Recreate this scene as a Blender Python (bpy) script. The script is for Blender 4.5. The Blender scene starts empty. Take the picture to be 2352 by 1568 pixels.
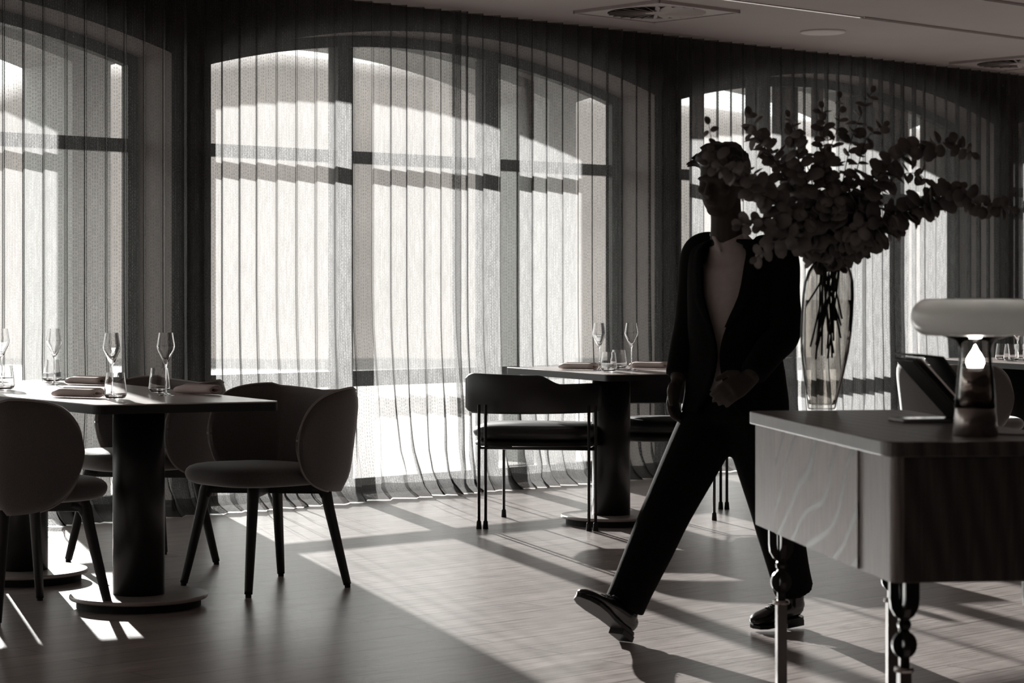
import bpy, bmesh, math, random
from mathutils import Vector, Matrix, Euler, noise
random.seed(7)
D = bpy.data; SC = bpy.context.scene; C = SC.collection
PI = math.pi
F, CX, HY, H = 5200.0, 1176.0, 672.0, 1.14        # focal length in px, centre column, horizon row, eye height

# ------------------------------------------------------------------ camera
cam = D.cameras.new('camera'); cam.sensor_width = 36; cam.lens = F/2352*36
cam.shift_y = -(784-HY)/2352; cam.clip_end = 500
cam.dof.use_dof = True; cam.dof.focus_distance = 9.6; cam.dof.aperture_fstop = 6.3
co = D.objects.new('camera', cam); C.objects.link(co)
co.location = (0, 0, H); co.rotation_euler = (PI/2, 0, 0); SC.camera = co
# ------------------------------------------------------------------ sky, sun, exposure
w = D.worlds.new('sky'); SC.world = w; w.use_nodes = True
bgn = w.node_tree.nodes['Background']; bgn.inputs[0].default_value = (.96, 1, .95, 1); bgn.inputs[1].default_value = 5
sun = D.lights.new('sun', 'SUN'); sun.energy = 40; sun.angle = math.radians(.6); sun.color = (1, .985, .95)
so = D.objects.new('sun', sun); C.objects.link(so)
so.rotation_euler = Vector((.333, -1.056, -.30)).to_track_quat('-Z', 'Y').to_euler(); so.location = (-3, 18, 8)
vs = SC.view_settings; vs.view_transform = 'Standard'; vs.look = 'None'; vs.exposure = 0; vs.gamma = 1
vs.use_curve_mapping = False
SC.cycles.max_bounces = 14; SC.cycles.transparent_max_bounces = 24; SC.cycles.transmission_bounces = 12
SC.cycles.sample_clamp_indirect = 6

# ------------------------------------------------------------------ helpers
U = Vector((.731, .682, 0)).normalized(); N = Vector((-U.y, U.x, 0)); P0 = Vector((-2.125, 11.32, 0))
TH = math.atan2(U.y, U.x)
def R(s, n, z=0): return P0 + U*s + N*n + Vector((0, 0, z))       # room frame: along the windows, outwards, up
def at(X, d, Y=None, z=None):
    zz = z if z is not None else H - (Y-HY)/F*d
    return Vector(((X-CX)/F*d, d, zz))
def on(X, Y, z=0):                                                 # point at height z seen at X, Y
    d = (H-z)*F/(Y-HY); return Vector(((X-CX)/F*d, d, z))
def mat(name, col, rough=.6, metal=0, spec=.5, **k):
    m = D.materials.new(name); m.use_nodes = True; b = m.node_tree.nodes['Principled BSDF']
    if not hasattr(col, '__len__'): col = (col, col*.9, col*.86)
    b.inputs['Base Color'].default_value = (*col, 1); b.inputs['Roughness'].default_value = rough
    b.inputs['Metallic'].default_value = metal; b.inputs['Specular IOR Level'].default_value = spec
    for kk, v in k.items(): b.inputs[kk.replace('_', ' ')].default_value = v
    return m
def nd(m, t, **k):
    n = m.node_tree.nodes.new(t)
    for a, v in k.items(): setattr(n, a, v)
    return n
def ramp(m, stops):
    r = nd(m, 'ShaderNodeValToRGB'); e = r.color_ramp.elements
    e[0].position, e[0].color = stops[0][0], (*[c for c in stops[0][1]], 1)
    e[1].position, e[1].color = stops[-1][0], (*[c for c in stops[-1][1]], 1)
    for p, c in stops[1:-1]:
        x = e.new(p); x.color = (*c, 1)
    return r
def g(v): return (v, v*.88, v*.84)
def noisy(name, v0, v1, scale, rough=.7, bump=0, stretch=(1, 1, 1), spec=.5, detail=4, sheen=0):
    m = mat(name, v0, rough, spec=spec); L = m.node_tree.links.new; b = m.node_tree.nodes['Principled BSDF']
    tc = nd(m, 'ShaderNodeTexCoord'); mp = nd(m, 'ShaderNodeMapping'); mp.inputs['Scale'].default_value = stretch
    nz = nd(m, 'ShaderNodeTexNoise'); nz.inputs['Scale'].default_value = scale; nz.inputs['Detail'].default_value = detail
    r = ramp(m, [(.3, g(v0)), (.7, g(v1))])
    L(tc.outputs['Object'], mp.inputs[0]); L(mp.outputs[0], nz.inputs[0]); L(nz.outputs[0], r.inputs[0]); L(r.outputs[0], b.inputs['Base Color'])
    if bump:
        bp = nd(m, 'ShaderNodeBump'); bp.inputs['Strength'].default_value = bump; bp.inputs['Distance'].default_value = .002
        L(nz.outputs[0], bp.inputs['Height']); L(bp.outputs[0], b.inputs['Normal'])
    if sheen: b.inputs['Sheen Weight'].default_value = sheen; b.inputs['Sheen Roughness'].default_value = .4
    return m
def obj(name, bm, m, parent=None, smooth=False, loc=None, rotz=0, bevel=0, sub=0):
    if isinstance(bm, bmesh.types.BMesh):
        me = D.meshes.new(name); bmesh.ops.recalc_face_normals(bm, faces=bm.faces); bm.to_mesh(me); bm.free()
    else: me = bm
    o = D.objects.new(name, me); C.objects.link(o)
    for mm in (m if isinstance(m, (list, tuple)) else [m]): me.materials.append(mm)
    if smooth:
        for p in me.polygons: p.use_smooth = True
    if parent: o.parent = parent
    if loc is not None: o.location = loc
    o.rotation_euler.z = rotz
    if bevel:
        b = o.modifiers.new('bevel', 'BEVEL'); b.width = bevel; b.segments = 3; b.limit_method = 'ANGLE'; b.angle_limit = .6
    if sub:
        b = o.modifiers.new('sub', 'SUBSURF'); b.levels = sub; b.render_levels = sub
    return o
def tag(o, label, cat, group=None):
    o['label'] = label; o['category'] = cat
    if group: o['group'] = group
    return o
def thing(name, label, cat, loc=(0, 0, 0), rotz=0, group=None):
    o = D.objects.new(name, None); C.objects.link(o); o.location = loc; o.rotation_euler = (0, 0, rotz)
    o.empty_display_size = .1
    return tag(o, label, cat, group)
def struct(name, bm, m, parent=None, **k):
    o = obj(name, bm, m, parent, **k)
    if not parent: o['kind'] = 'structure'
    return o
def dup(root, loc, rotz, label, group=None):
    r = root.copy(); C.objects.link(r); r.location = loc; r.rotation_euler = (0, 0, rotz); r['label'] = label
    if group: r['group'] = group
    for ch in list(root.children):
        c = ch.copy(); C.objects.link(c); c.parent = r
        for q in list(ch.children):
            d = q.copy(); C.objects.link(d); d.parent = c
    return r
def quad(bm, *p):
    vs_ = [bm.verts.new(x) for x in p]; return bm.faces.new(vs_)
def box(bm, c, s, rot=None):
    M = Matrix.Translation(c) @ (rot.to_4x4() if rot else Matrix.Identity(4)) @ Matrix.Diagonal((*s, 1))
    bmesh.ops.create_cube(bm, size=1, matrix=M)
def ell(bm, c, r, rot=None, seg=20):
    M = Matrix.Translation(c) @ (rot.to_4x4() if rot else Matrix.Identity(4)) @ Matrix.Diagonal((*r, 1))
    bmesh.ops.create_uvsphere(bm, u_segments=seg, v_segments=seg//2+2, radius=1, matrix=M)
def tube(bm, pts, rad, seg=10, flat=1.0, up=None, cap=True):
    """round (or flattened) section swept along pts"""
    pts = [Vector(p) for p in pts]; n = len(pts)
    if not hasattr(rad, '__len__'): rad = [rad]*n
    rings = []; x = None
    for i, p in enumerate(pts):
        t = (pts[min(i+1, n-1)] - pts[max(i-1, 0)]).normalized()
        if x is None:
            a = up if up is not None else (Vector((0, 0, 1)) if abs(t.z) < .9 else Vector((1, 0, 0)))
            x = (Vector(a) - t*t.dot(Vector(a))).normalized()
        else: x = (x - t*t.dot(x)).normalized()
        y = t.cross(x); r = rad[i]; ra, rb = (r if hasattr(r, '__len__') else (r, r*flat))
        rings.append([bm.verts.new(p + x*(ra*math.cos(2*PI*k/seg)) + y*(rb*math.sin(2*PI*k/seg))) for k in range(seg)])
    for a, b in zip(rings, rings[1:]):
        for k in range(seg): bm.faces.new((a[k], a[(k+1) % seg], b[(k+1) % seg], b[k]))
    if cap: bm.faces.new(rings[0][::-1]); bm.faces.new(rings[-1])
    return rings
def cat(P, k=6):
    """Catmull-Rom through P (tuples of any length)"""
    P = [tuple(p) for p in P]; Q = [P[0]] + P + [P[-1]]; out = []
    for i in range(1, len(Q)-2):
        for j in range(k):
            t = j/k
            out.append(tuple(.5*((2*b) + (c-a)*t + (2*a-5*b+4*c-d)*t*t + (3*b-a-3*c+d)*t**3) for a, b, c, d in zip(Q[i-1], Q[i], Q[i+1], Q[i+2])))
    out.append(P[-1]); return out
def stube(bm, PR, k=6, **kw):                                      # PR: (x, y, z, r...) control points
    S = cat(PR, k); tube(bm, [s[:3] for s in S], [s[3] if len(s) == 4 else s[3:5] for s in S], **kw)
def lathe(bm, prof, seg=40, axis=lambda z: (0, 0), close=False):
    rings = []
    for r, z in prof:
        ax = axis(z)
        if r < 1e-5: rings.append([bm.verts.new((ax[0], ax[1], z))])
        else: rings.append([bm.verts.new((ax[0]+r*math.cos(2*PI*k/seg), ax[1]+r*math.sin(2*PI*k/seg), z)) for k in range(seg)])
    pairs = list(zip(rings, rings[1:]))
    if close: pairs.append((rings[-1], rings[0]))
    for a, b in pairs:
        for k in range(seg):
            q = [a[k % len(a)], a[(k+1) % len(a)], b[(k+1) % len(b)], b[k % len(b)]]
            q = list(dict.fromkeys(q))
            if len(q) > 2: bm.faces.new(q)
def prism(bm, poly, z0, z1, r=0):
    """poly in xy extruded from z0 to z1 with rounded corners"""
    P = [Vector((p[0], p[1])) for p in poly]
    if r:
        Q = []
        for i, p in enumerate(P):
            a = (P[i-1]-p).normalized(); b = (P[(i+1) % len(P)]-p).normalized()
            s, e = p+a*r, p+b*r
            for k in range(7):
                t = k/6; Q.append(s*(1-t)**2 + p*2*t*(1-t) + e*t*t)
        P = Q
    lo = [bm.verts.new((p.x, p.y, z0)) for p in P]; hi = [bm.verts.new((p.x, p.y, z1)) for p in P]
    bm.faces.new(lo[::-1]); bm.faces.new(hi)
    for i in range(len(P)): j = (i+1) % len(P); bm.faces.new((lo[i], lo[j], hi[j], hi[i]))
def remesh(o, v, it=6):
    r = o.modifiers.new('remesh', 'REMESH'); r.mode = 'VOXEL'; r.voxel_size = v; r.use_smooth_shade = True
    s = o.modifiers.new('smooth', 'SMOOTH'); s.iterations = it; s.factor = .5
    return o
NB = bmesh.new

# ------------------------------------------------------------------ materials
# floor planks parallel to the windows
M_floor = mat('floor_oak', .2, .38, spec=.5); m = M_floor; L = m.node_tree.links.new; b = m.node_tree.nodes['Principled BSDF']
tc = nd(m, 'ShaderNodeTexCoord'); mp = nd(m, 'ShaderNodeMapping', vector_type='TEXTURE'); mp.inputs['Rotation'].default_value = (0, 0, TH)
L(tc.outputs['Object'], mp.inputs[0])
br = nd(m, 'ShaderNodeTexBrick'); br.offset = .37; br.inputs['Scale'].default_value = 1
br.inputs['Brick Width'].default_value = 1.9; br.inputs['Row Height'].default_value = .16
br.inputs['Mortar Size'].default_value = .0026; br.inputs['Mortar Smooth'].default_value = .3
br.inputs['Color1'].default_value = (*g(.34), 1); br.inputs['Color2'].default_value = (*g(.42), 1); br.inputs['Mortar'].default_value = (*g(.07), 1)
L(mp.outputs[0], br.inputs[0])
m2 = nd(m, 'ShaderNodeMapping'); m2.inputs['Scale'].default_value = (1.2, 26, 1); L(mp.outputs[0], m2.inputs[0])
nz = nd(m, 'ShaderNodeTexNoise'); nz.inputs['Scale'].default_value = 3.2; nz.inputs['Detail'].default_value = 9; nz.inputs['Distortion'].default_value = .35
L(m2.outputs[0], nz.inputs[0])
rr = ramp(m, [(.25, (.48, .47, .46)), (.75, (1.40, 1.40, 1.40))]); L(nz.outputs[0], rr.inputs[0])
mx = nd(m, 'ShaderNodeMixRGB', blend_type='MULTIPLY'); mx.inputs[0].default_value = 1; L(br.outputs[0], mx.inputs[1]); L(rr.outputs[0], mx.inputs[2])
m3 = nd(m, 'ShaderNodeMapping'); m3.inputs['Scale'].default_value = (9, 60, 1); L(mp.outputs[0], m3.inputs[0])   # knots and open grain
n3 = nd(m, 'ShaderNodeTexNoise'); n3.inputs['Scale'].default_value = 1.6; n3.inputs['Detail'].default_value = 6; L(m3.outputs[0], n3.inputs[0])
n4 = nd(m, 'ShaderNodeTexNoise'); n4.inputs['Scale'].default_value = 2.2; L(mp.outputs[0], n4.inputs[0])
pr = nd(m, 'ShaderNodeMath', operation='MULTIPLY'); L(n3.outputs[0], pr.inputs[0]); L(n4.outputs[0], pr.inputs[1])
r4 = ramp(m, [(.36, (1, 1, 1)), (.42, (.6, .58, .57))]); L(pr.outputs[0], r4.inputs[0])
mx2 = nd(m, 'ShaderNodeMixRGB', blend_type='MULTIPLY'); mx2.inputs[0].default_value = .8; L(mx.outputs[0], mx2.inputs[1]); L(r4.outputs[0], mx2.inputs[2])
L(mx2.outputs[0], b.inputs['Base Color'])
bp = nd(m, 'ShaderNodeBump'); bp.inputs['Strength'].default_value = .3; bp.inputs['Distance'].default_value = .002
L(mx2.outputs[0], bp.inputs['Height']); L(bp.outputs[0], b.inputs['Normal'])
rf = nd(m, 'ShaderNodeMapRange'); rf.inputs['To Min'].default_value = .25; rf.inputs['To Max'].default_value = .36
L(nz.outputs[0], rf.inputs[0]); L(rf.outputs[0], b.inputs['Roughness'])

M_ceil = noisy('ceiling_plaster', .39, .43, 1.3, .85)
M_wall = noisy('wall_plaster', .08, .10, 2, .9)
M_room = noisy('room_wall', .04, .06, 1, .9)
M_stone = noisy('exterior_render', .50, .58, 1.5, .9, bump=.2)
M_stone.node_tree.nodes['Color Ramp'].color_ramp.elements[0].color = (.5, .5, .485, 1); M_stone.node_tree.nodes['Color Ramp'].color_ramp.elements[1].color = (.58, .58, .56, 1)
M_ground = noisy('terrace_stone', .09, .13, .8, .85)
M_hill = noisy('hillside', .24, .33, .18, .95, detail=8)
M_frame = mat('window_frame_metal', .05, .45)

def curtain_mat(name, base_open, amp, tlc=.072):
    m = D.materials.new(name); m.use_nodes = True; nt = m.node_tree; nt.nodes.clear(); L = nt.links.new
    out = nd(m, 'ShaderNodeOutputMaterial'); tr = nd(m, 'ShaderNodeBsdfTransparent')
    tl = nd(m, 'ShaderNodeBsdfTranslucent'); df = nd(m, 'ShaderNodeBsdfDiffuse'); tl.inputs[0].default_value = (tlc, tlc*1.02, tlc*.985, 1); df.inputs[0].default_value = (.022, .020, .019, 1)
    uv = nd(m, 'ShaderNodeUVMap'); sp = nd(m, 'ShaderNodeSeparateXYZ'); L(uv.outputs[0], sp.inputs[0])
    def sine(src, per):
        a = nd(m, 'ShaderNodeMath', operation='MULTIPLY'); a.inputs[1].default_value = 2*PI/per; L(src, a.inputs[0])
        s = nd(m, 'ShaderNodeMath', operation='SINE'); L(a.outputs[0], s.inputs[0]); return s.outputs[0]
    def op(o_, a, b_):
        x = nd(m, 'ShaderNodeMath', operation=o_)
        for i, v in enumerate((a, b_)):
            if isinstance(v, (int, float)): x.inputs[i].default_value = v
            else: L(v, x.inputs[i])
        return x.outputs[0]
    cell = op('MULTIPLY', sine(sp.outputs[0], .034), sine(sp.outputs[1], .020))
    sgn = op('GREATER_THAN', cell, 0.0)
    thr_h = sine(sp.outputs[1], .0062); thr_v = sine(sp.outputs[0], .0075)
    a = op('MULTIPLY', sgn, thr_h); b_ = op('MULTIPLY', op('SUBTRACT', 1.0, sgn), thr_v)
    pat = op('ADD', a, b_)
    nz = nd(m, 'ShaderNodeTexNoise'); nz.inputs['Scale'].default_value = 160; nz.inputs['Detail'].default_value = 3; L(uv.outputs[0], nz.inputs[0])
    slub = nd(m, 'ShaderNodeTexNoise'); slub.inputs['Scale'].default_value = 1; mp = nd(m, 'ShaderNodeMapping'); mp.inputs['Scale'].default_value = (130, 9, 1)
    L(uv.outputs[0], mp.inputs[0]); L(mp.outputs[0], slub.inputs[0])
    f = op('ADD', base_open, op('MULTIPLY', pat, amp))
    f = op('ADD', f, op('MULTIPLY', op('SUBTRACT', nz.outputs[0], .5), amp*3))
    f = op('ADD', f, op('MULTIPLY', op('SUBTRACT', slub.outputs[0], .5), amp*2))
    f = op('ADD', f, op('MULTIPLY', sgn, amp*.5))
    cl = nd(m, 'ShaderNodeClamp'); L(f, cl.inputs[0]); cl.inputs['Min'].default_value = .02; cl.inputs['Max'].default_value = .9
    tv = op('MULTIPLY', op('ADD', op('ADD', 1.0, op('MULTIPLY', pat, -.16)), op('ADD', op('MULTIPLY', op('SUBTRACT', nz.outputs[0], .5), -.9), op('MULTIPLY', op('SUBTRACT', slub.outputs[0], .5), -.7))), tlc)
    L(tv, tl.inputs[0])
    x1 = nd(m, 'ShaderNodeAddShader'); L(tl.outputs[0], x1.inputs[0]); L(df.outputs[0], x1.inputs[1])
    x2 = nd(m, 'ShaderNodeMixShader'); L(cl.outputs[0], x2.inputs[0]); L(x1.outputs[0], x2.inputs[1]); L(tr.outputs[0], x2.inputs[2])
    L(x2.outputs[0], out.inputs[0]); return m
M_curt = curtain_mat('sheer_weave', .27, .06)
M_hem = curtain_mat('sheer_hem', .035, .03, .028)

def glass_mat(name, col, rough=0, ior=1.45):
    m = D.materials.new(name); m.use_nodes = True; nt = m.node_tree; nt.nodes.clear()
    o = nd(m, 'ShaderNodeOutputMaterial'); g_ = nd(m, 'ShaderNodeBsdfGlass'); g_.inputs['Color'].default_value = (*col, 1)
    g_.inputs['Roughness'].default_value = rough; g_.inputs['IOR'].default_value = ior; nt.links.new(g_.outputs[0], o.inputs[0]); return m
def thin_glass(name, col, ior=1.45):
    m = D.materials.new(name); m.use_nodes = True; nt = m.node_tree; nt.nodes.clear()
    o = nd(m, 'ShaderNodeOutputMaterial'); t = nd(m, 'ShaderNodeBsdfTransparent'); t.inputs[0].default_value = (*col, 1)
    gl = nd(m, 'ShaderNodeBsdfGlossy'); gl.inputs['Roughness'].default_value = .02; fr = nd(m, 'ShaderNodeFresnel'); fr.inputs[0].default_value = ior
    x = nd(m, 'ShaderNodeMixShader'); nt.links.new(fr.outputs[0], x.inputs[0]); nt.links.new(t.outputs[0], x.inputs[1]); nt.links.new(gl.outputs[0], x.inputs[2]); nt.links.new(x.outputs[0], o.inputs[0]); return m
def emit_mat(name, s):
    m = D.materials.new(name); m.use_nodes = True; nt = m.node_tree; nt.nodes.clear()
    o = nd(m, 'ShaderNodeOutputMaterial'); e = nd(m, 'ShaderNodeEmission'); e.inputs[0].default_value = (1, .97, .92, 1); e.inputs[1].default_value = s
    nt.links.new(e.outputs[0], o.inputs[0]); return m
M_pane = thin_glass('window_glass', (.97, .97, .97))
M_glass = glass_mat('drinking_glass', (1, 1, 1), 0, 1.4)
M_vase = thin_glass('smoked_vase_glass', (.74, .71, .69), 1.1)
m = M_vase; L = m.node_tree.links.new; tc = nd(m, 'ShaderNodeTexCoord'); mp = nd(m, 'ShaderNodeMapping'); mp.inputs['Scale'].default_value = (55, 55, 5)
nz = nd(m, 'ShaderNodeTexNoise'); nz.inputs['Scale'].default_value = 1; nz.inputs['Detail'].default_value = 5; L(tc.outputs['Object'], mp.inputs[0]); L(mp.outputs[0], nz.inputs[0])
r = ramp(m, [(.3, (.66, .65, .635)), (.68, (.97, .965, .95))]); L(nz.outputs[0], r.inputs[0])
for n_ in m.node_tree.nodes:
    if n_.type == 'BSDF_TRANSPARENT': L(r.outputs[0], n_.inputs[0])
M_water = thin_glass('vase_water', (.88, .87, .86), 1.1)
M_lampglass = thin_glass('lamp_glass', (.90, .89, .88), 1.2)
M_top = noisy('table_top_stone', .50, .56, 6, .24, spec=.6)
M_edge = mat('black_lacquer', .006, .4)
M_ped = mat('pedestal_black', .012, .38)
M_disc = mat('base_plate_steel', .42, .34, .35)
M_felt = noisy('grey_wool_felt', .085, .12, 260, .95, bump=.5, sheen=.9)
M_pip = noisy('piping_felt', .28, .34, 200, .95, sheen=.4)
M_leg = noisy('black_stained_ash', .010, .018, 12, .45, stretch=(8, 8, 1))
M_tubeblack = mat('black_powder_coat', .008, .4)
M_leather = mat('dark_leather', .016, .42)
M_foot = mat('rubber_foot', .008, .7)
M_linen = noisy('napkin_linen', .78, .84, 300, .9, bump=.3)
M_leaf = noisy('eucalyptus_leaf', .13, .25, 14, .65)
M_stem = mat('eucalyptus_stem', .03, .6)
M_metal = mat('gunmetal', .42, .24, .95)
M_opal = None

def wood(name, v0, v1, scale, dist, stretch, rough=.45):
    m = mat(name, v0, rough); L = m.node_tree.links.new; b = m.node_tree.nodes['Principled BSDF']
    tc = nd(m, 'ShaderNodeTexCoord'); mp = nd(m, 'ShaderNodeMapping'); mp.inputs['Scale'].default_value = stretch
    wv = nd(m, 'ShaderNodeTexWave', wave_type='BANDS', bands_direction='DIAGONAL'); wv.inputs['Scale'].default_value = scale
    wv.inputs['Distortion'].default_value = dist; wv.inputs['Detail'].default_value = 1.2; wv.inputs['Detail Scale'].default_value = .6
    nz = nd(m, 'ShaderNodeTexNoise'); nz.inputs['Scale'].default_value = 5; nz.inputs['Detail'].default_value = 8
    mp2 = nd(m, 'ShaderNodeMapping'); mp2.inputs['Scale'].default_value = (30, 30, 1.5)
    L(tc.outputs['Object'], mp.inputs[0]); L(mp.outputs[0], wv.inputs[0]); L(tc.outputs['Object'], mp2.inputs[0]); L(mp2.outputs[0], nz.inputs[0])
    r = ramp(m, [(.0, g(v0)), (.55, g((v0+v1)/2*1.05)), (1, g(v1))]); L(wv.outputs[0], r.inputs[0])
    r2 = ramp(m, [(.3, (.75, .75, .75)), (.7, (1.15, 1.15, 1.15))]); L(nz.outputs[0], r2.inputs[0])
    mx = nd(m, 'ShaderNodeMixRGB', blend_type='MULTIPLY'); mx.inputs[0].default_value = 1; L(r.outputs[0], mx.inputs[1]); L(r2.outputs[0], mx.inputs[2])
    L(mx.outputs[0], b.inputs['Base Color']); return m
M_veneer = wood('ash_veneer', .27, .46, 2.2, 11, (1, 1.6, 2.6))
e_ = [n_ for n_ in M_veneer.node_tree.nodes if n_.type == 'VALTORGB'][0].color_ramp; e_.elements[0].color = (*g(.09), 1); e_.elements[1].position = .22; e_.elements[1].color = (*g(.42), 1)
M_post = wood('oak_edging', .26, .36, 12, 1.5, (3, 3, .15))
M_desktop = wood('desk_top_wood', .10, .18, 2.5, 3, (5, .5, 1), .35)

# ------------------------------------------------------------------ structure
CZ = 2.77; PITCH, OPW, S0 = 3.66, 3.41, .84
SPRING, RISE = 2.39, .25; RAD = ((OPW/2)**2+RISE**2)/(2*RISE)
def arch(ds, spring=SPRING, rad=RAD, half=OPW/2, rise=RISE):       # height at distance ds from the crown
    return spring + rise - (rad - math.sqrt(max(rad*rad-ds*ds, 0)))
bm = NB(); quad(bm, R(-15, -11.2), R(14, -11.2), R(14, .52), R(-15, .52)); struct('floor', bm, M_floor)
bm = NB()
for a, b_, c, d in ((-15, 14, -11.2, .12),): quad(bm, R(a, c, CZ), R(b_, c, CZ), R(b_, d, CZ), R(a, d, CZ))
quad(bm, R(-15, -11.2, CZ+.2), R(14, -11.2, CZ+.2), R(14, .12, CZ+.2), R(-15, .12, CZ+.2)); struct('ceiling', bm, M_ceil)
for nm, a, b_ in (('wall_left', (-15, -11.2), (-15, .12)), ('wall_right', (14, -11.2), (14, .12)), ('wall_behind', (-15, -11.2), (14, -11.2))):
    bm = NB(); quad(bm, R(*a, 0), R(*b_, 0), R(*b_, CZ), R(*a, CZ)); struct(nm, bm, M_room)
ks = range(-4, 4)
def arched_wall(name, n0, n1, m, top, spring, ks, s_shift=0, zlo=0):
    bm = NB(); sa, sb = -15, 14
    edges = [sa]
    for k in ks: edges += [S0+k*PITCH+s_shift, S0+k*PITCH+OPW+s_shift]
    edges.append(sb)
    for i in range(0, len(edges), 2):
        a, b_ = edges[i], edges[i+1]
        if b_ <= a: continue
        for n in (n0, n1): quad(bm, R(a, n, zlo), R(b_, n, zlo), R(b_, n, top), R(a, n, top))
        for s in (a, b_): quad(bm, R(s, n0, zlo), R(s, n1, zlo), R(s, n1, spring), R(s, n0, spring))
    for k in ks:
        a = S0+k*PITCH+s_shift; c = a+OPW/2; n_ = 40
        for j in range(n_):
            s, e = a+OPW*j/n_, a+OPW*(j+1)/n_; z, y = arch(s-c, spring), arch(e-c, spring)
            for n in (n0, n1): quad(bm, R(s, n, z), R(e, n, y), R(e, n, top), R(s, n, top))
            quad(bm, R(s, n0, z), R(e, n0, y), R(e, n1, y), R(s, n1, z))
    bmesh.ops.remove_doubles(bm, verts=bm.verts, dist=1e-4)
    return struct(name, bm, m)
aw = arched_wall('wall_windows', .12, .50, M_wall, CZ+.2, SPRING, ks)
aw.data.materials.append(noisy('reveal_plaster_lit', .34, .38, 2, .9))  # lighter copy of the wall plaster, daylight on the reveals put into colour
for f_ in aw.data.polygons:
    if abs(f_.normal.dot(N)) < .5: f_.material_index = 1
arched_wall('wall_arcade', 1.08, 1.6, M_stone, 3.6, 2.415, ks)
bm = NB(); quad(bm, R(-15, .5, CZ+.2), R(14, .5, CZ+.2), R(14, 1.08, CZ+.2), R(-15, 1.08, CZ+.2)); struct('ceiling_arcade', bm, M_stone)
bm = NB(); quad(bm, R(-60, .52, -.03), R(60, .52, -.03), R(60, 70, -.03), R(-60, 70, -.03)); struct('floor_terrace', bm, M_ground)
# hillside beyond
bm = NB(); V = []
ridge = [(-9000, .06), (-3000, .085), (-800, .078), (0, .092), (130, .100), (600, .1065), (800, .102), (985, .0985), (1085, .0946), (1600, .082), (1900, .075), (2352, .07), (4000, .06), (9000, .05)]
def ridge_at(X):
    for (a, p), (b_, q) in zip(ridge, ridge[1:]):
        if a <= X <= b_: return p+(q-p)*(X-a)/(b_-a)
    return .05
for j in range(12):
    row = []; d = 36+j*3.4; f = min(1, j/8)
    for X in range(-8000, 9001, 125):
        z = -.6 + ((H+63.2*ridge_at(X))+.6)*(f*f*(3-2*f)) + noise.noise(Vector((X*.004, d*.2, 0)))*(.35 if 0 < j < 6 else .04)
        row.append(bm.verts.new(((X-CX)/F*d, d, z)))
    V.append(row)
for a, b_ in zip(V, V[1:]):
    for i in range(len(a)-1): bm.faces.new((a[i], a[i+1], b_[i+1], b_[i]))
struct('trim_hillside', bm, M_hill, smooth=True)
# windows
def window(idx, k):
    a = S0+k*PITCH; c = a+OPW/2; W = OPW; root = D.objects.new('window_%d' % idx, None); C.objects.link(root); root['kind'] = 'structure'
    n0, n1 = .43, .49; fw = .065
    bm = NB()
    def bar(s0, s1, z0, z1, na=n0, nb=n1):
        P = [R(s, n, z) for z in (z0, z1) for n in (na, nb) for s in (s0, s1)]
        v = [bm.verts.new(p) for p in P]
        for f in ((0, 1, 3, 2), (4, 6, 7, 5), (0, 4, 5, 1), (2, 3, 7, 6), (0, 2, 6, 4), (1, 5, 7, 3)): bm.faces.new([v[i] for i in f])
    bar(a, a+fw, 0, SPRING+.01); bar(a+W-fw, a+W, 0, SPRING+.01); bar(a+fw, a+W-fw, 0, .07)
    n_ = 36
    for j in range(n_):
        s, e = a+W*j/n_, a+W*(j+1)/n_; z, y = arch(s-c), arch(e-c)
        P = [R(s, n0, z-fw), R(e, n0, y-fw), R(e, n1, y-fw), R(s, n1, z-fw), R(s, n0, z), R(e, n0, y), R(e, n1, y), R(s, n1, z)]
        v = [bm.verts.new(p) for p in P]
        for f in ((0, 1, 2, 3), (0, 1, 5, 4), (3, 2, 6, 7)): bm.faces.new([v[i] for i in f])
    obj('window_frame', bm, M_frame, root)
    for q in (1, 2):
        sm = a+W*q/3; bm = NB(); P0_, wd = sm, .055
        s0, s1, z1 = sm-wd, sm+wd, arch(sm-c)-fw
        v = [bm.verts.new(R(s, n, z)) for z in (.07, z1) for n in (n0-.03, n1) for s in (s0, s1)]
        for f in ((0, 1, 3, 2), (4, 6, 7, 5), (0, 4, 5, 1), (2, 3, 7, 6), (0, 2, 6, 4), (1, 5, 7, 3)): bm.faces.new([v[i] for i in f])
        obj('mullion', bm, M_frame, root)
    bm = NB(); bar(a+fw, a+W-fw, 1.885, 1.955); obj('transom', bm, M_frame, root)
    bm = NB(); bar(a+fw, a+W-fw, .60, .69); obj('transom', bm, M_frame, root)
    bm = NB(); n_ = 24
    for j in range(n_):
        s, e = a+.03+(W-.06)*j/n_, a+.03+(W-.06)*(j+1)/n_
        quad(bm, R(s, .46, .04), R(e, .46, .04), R(e, .46, arch(e-c)-.03), R(s, .46, arch(s-c)-.03))
    obj('window_pane', bm, M_pane, root)
for i, k in enumerate(ks): window(i+1, k)

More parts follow.
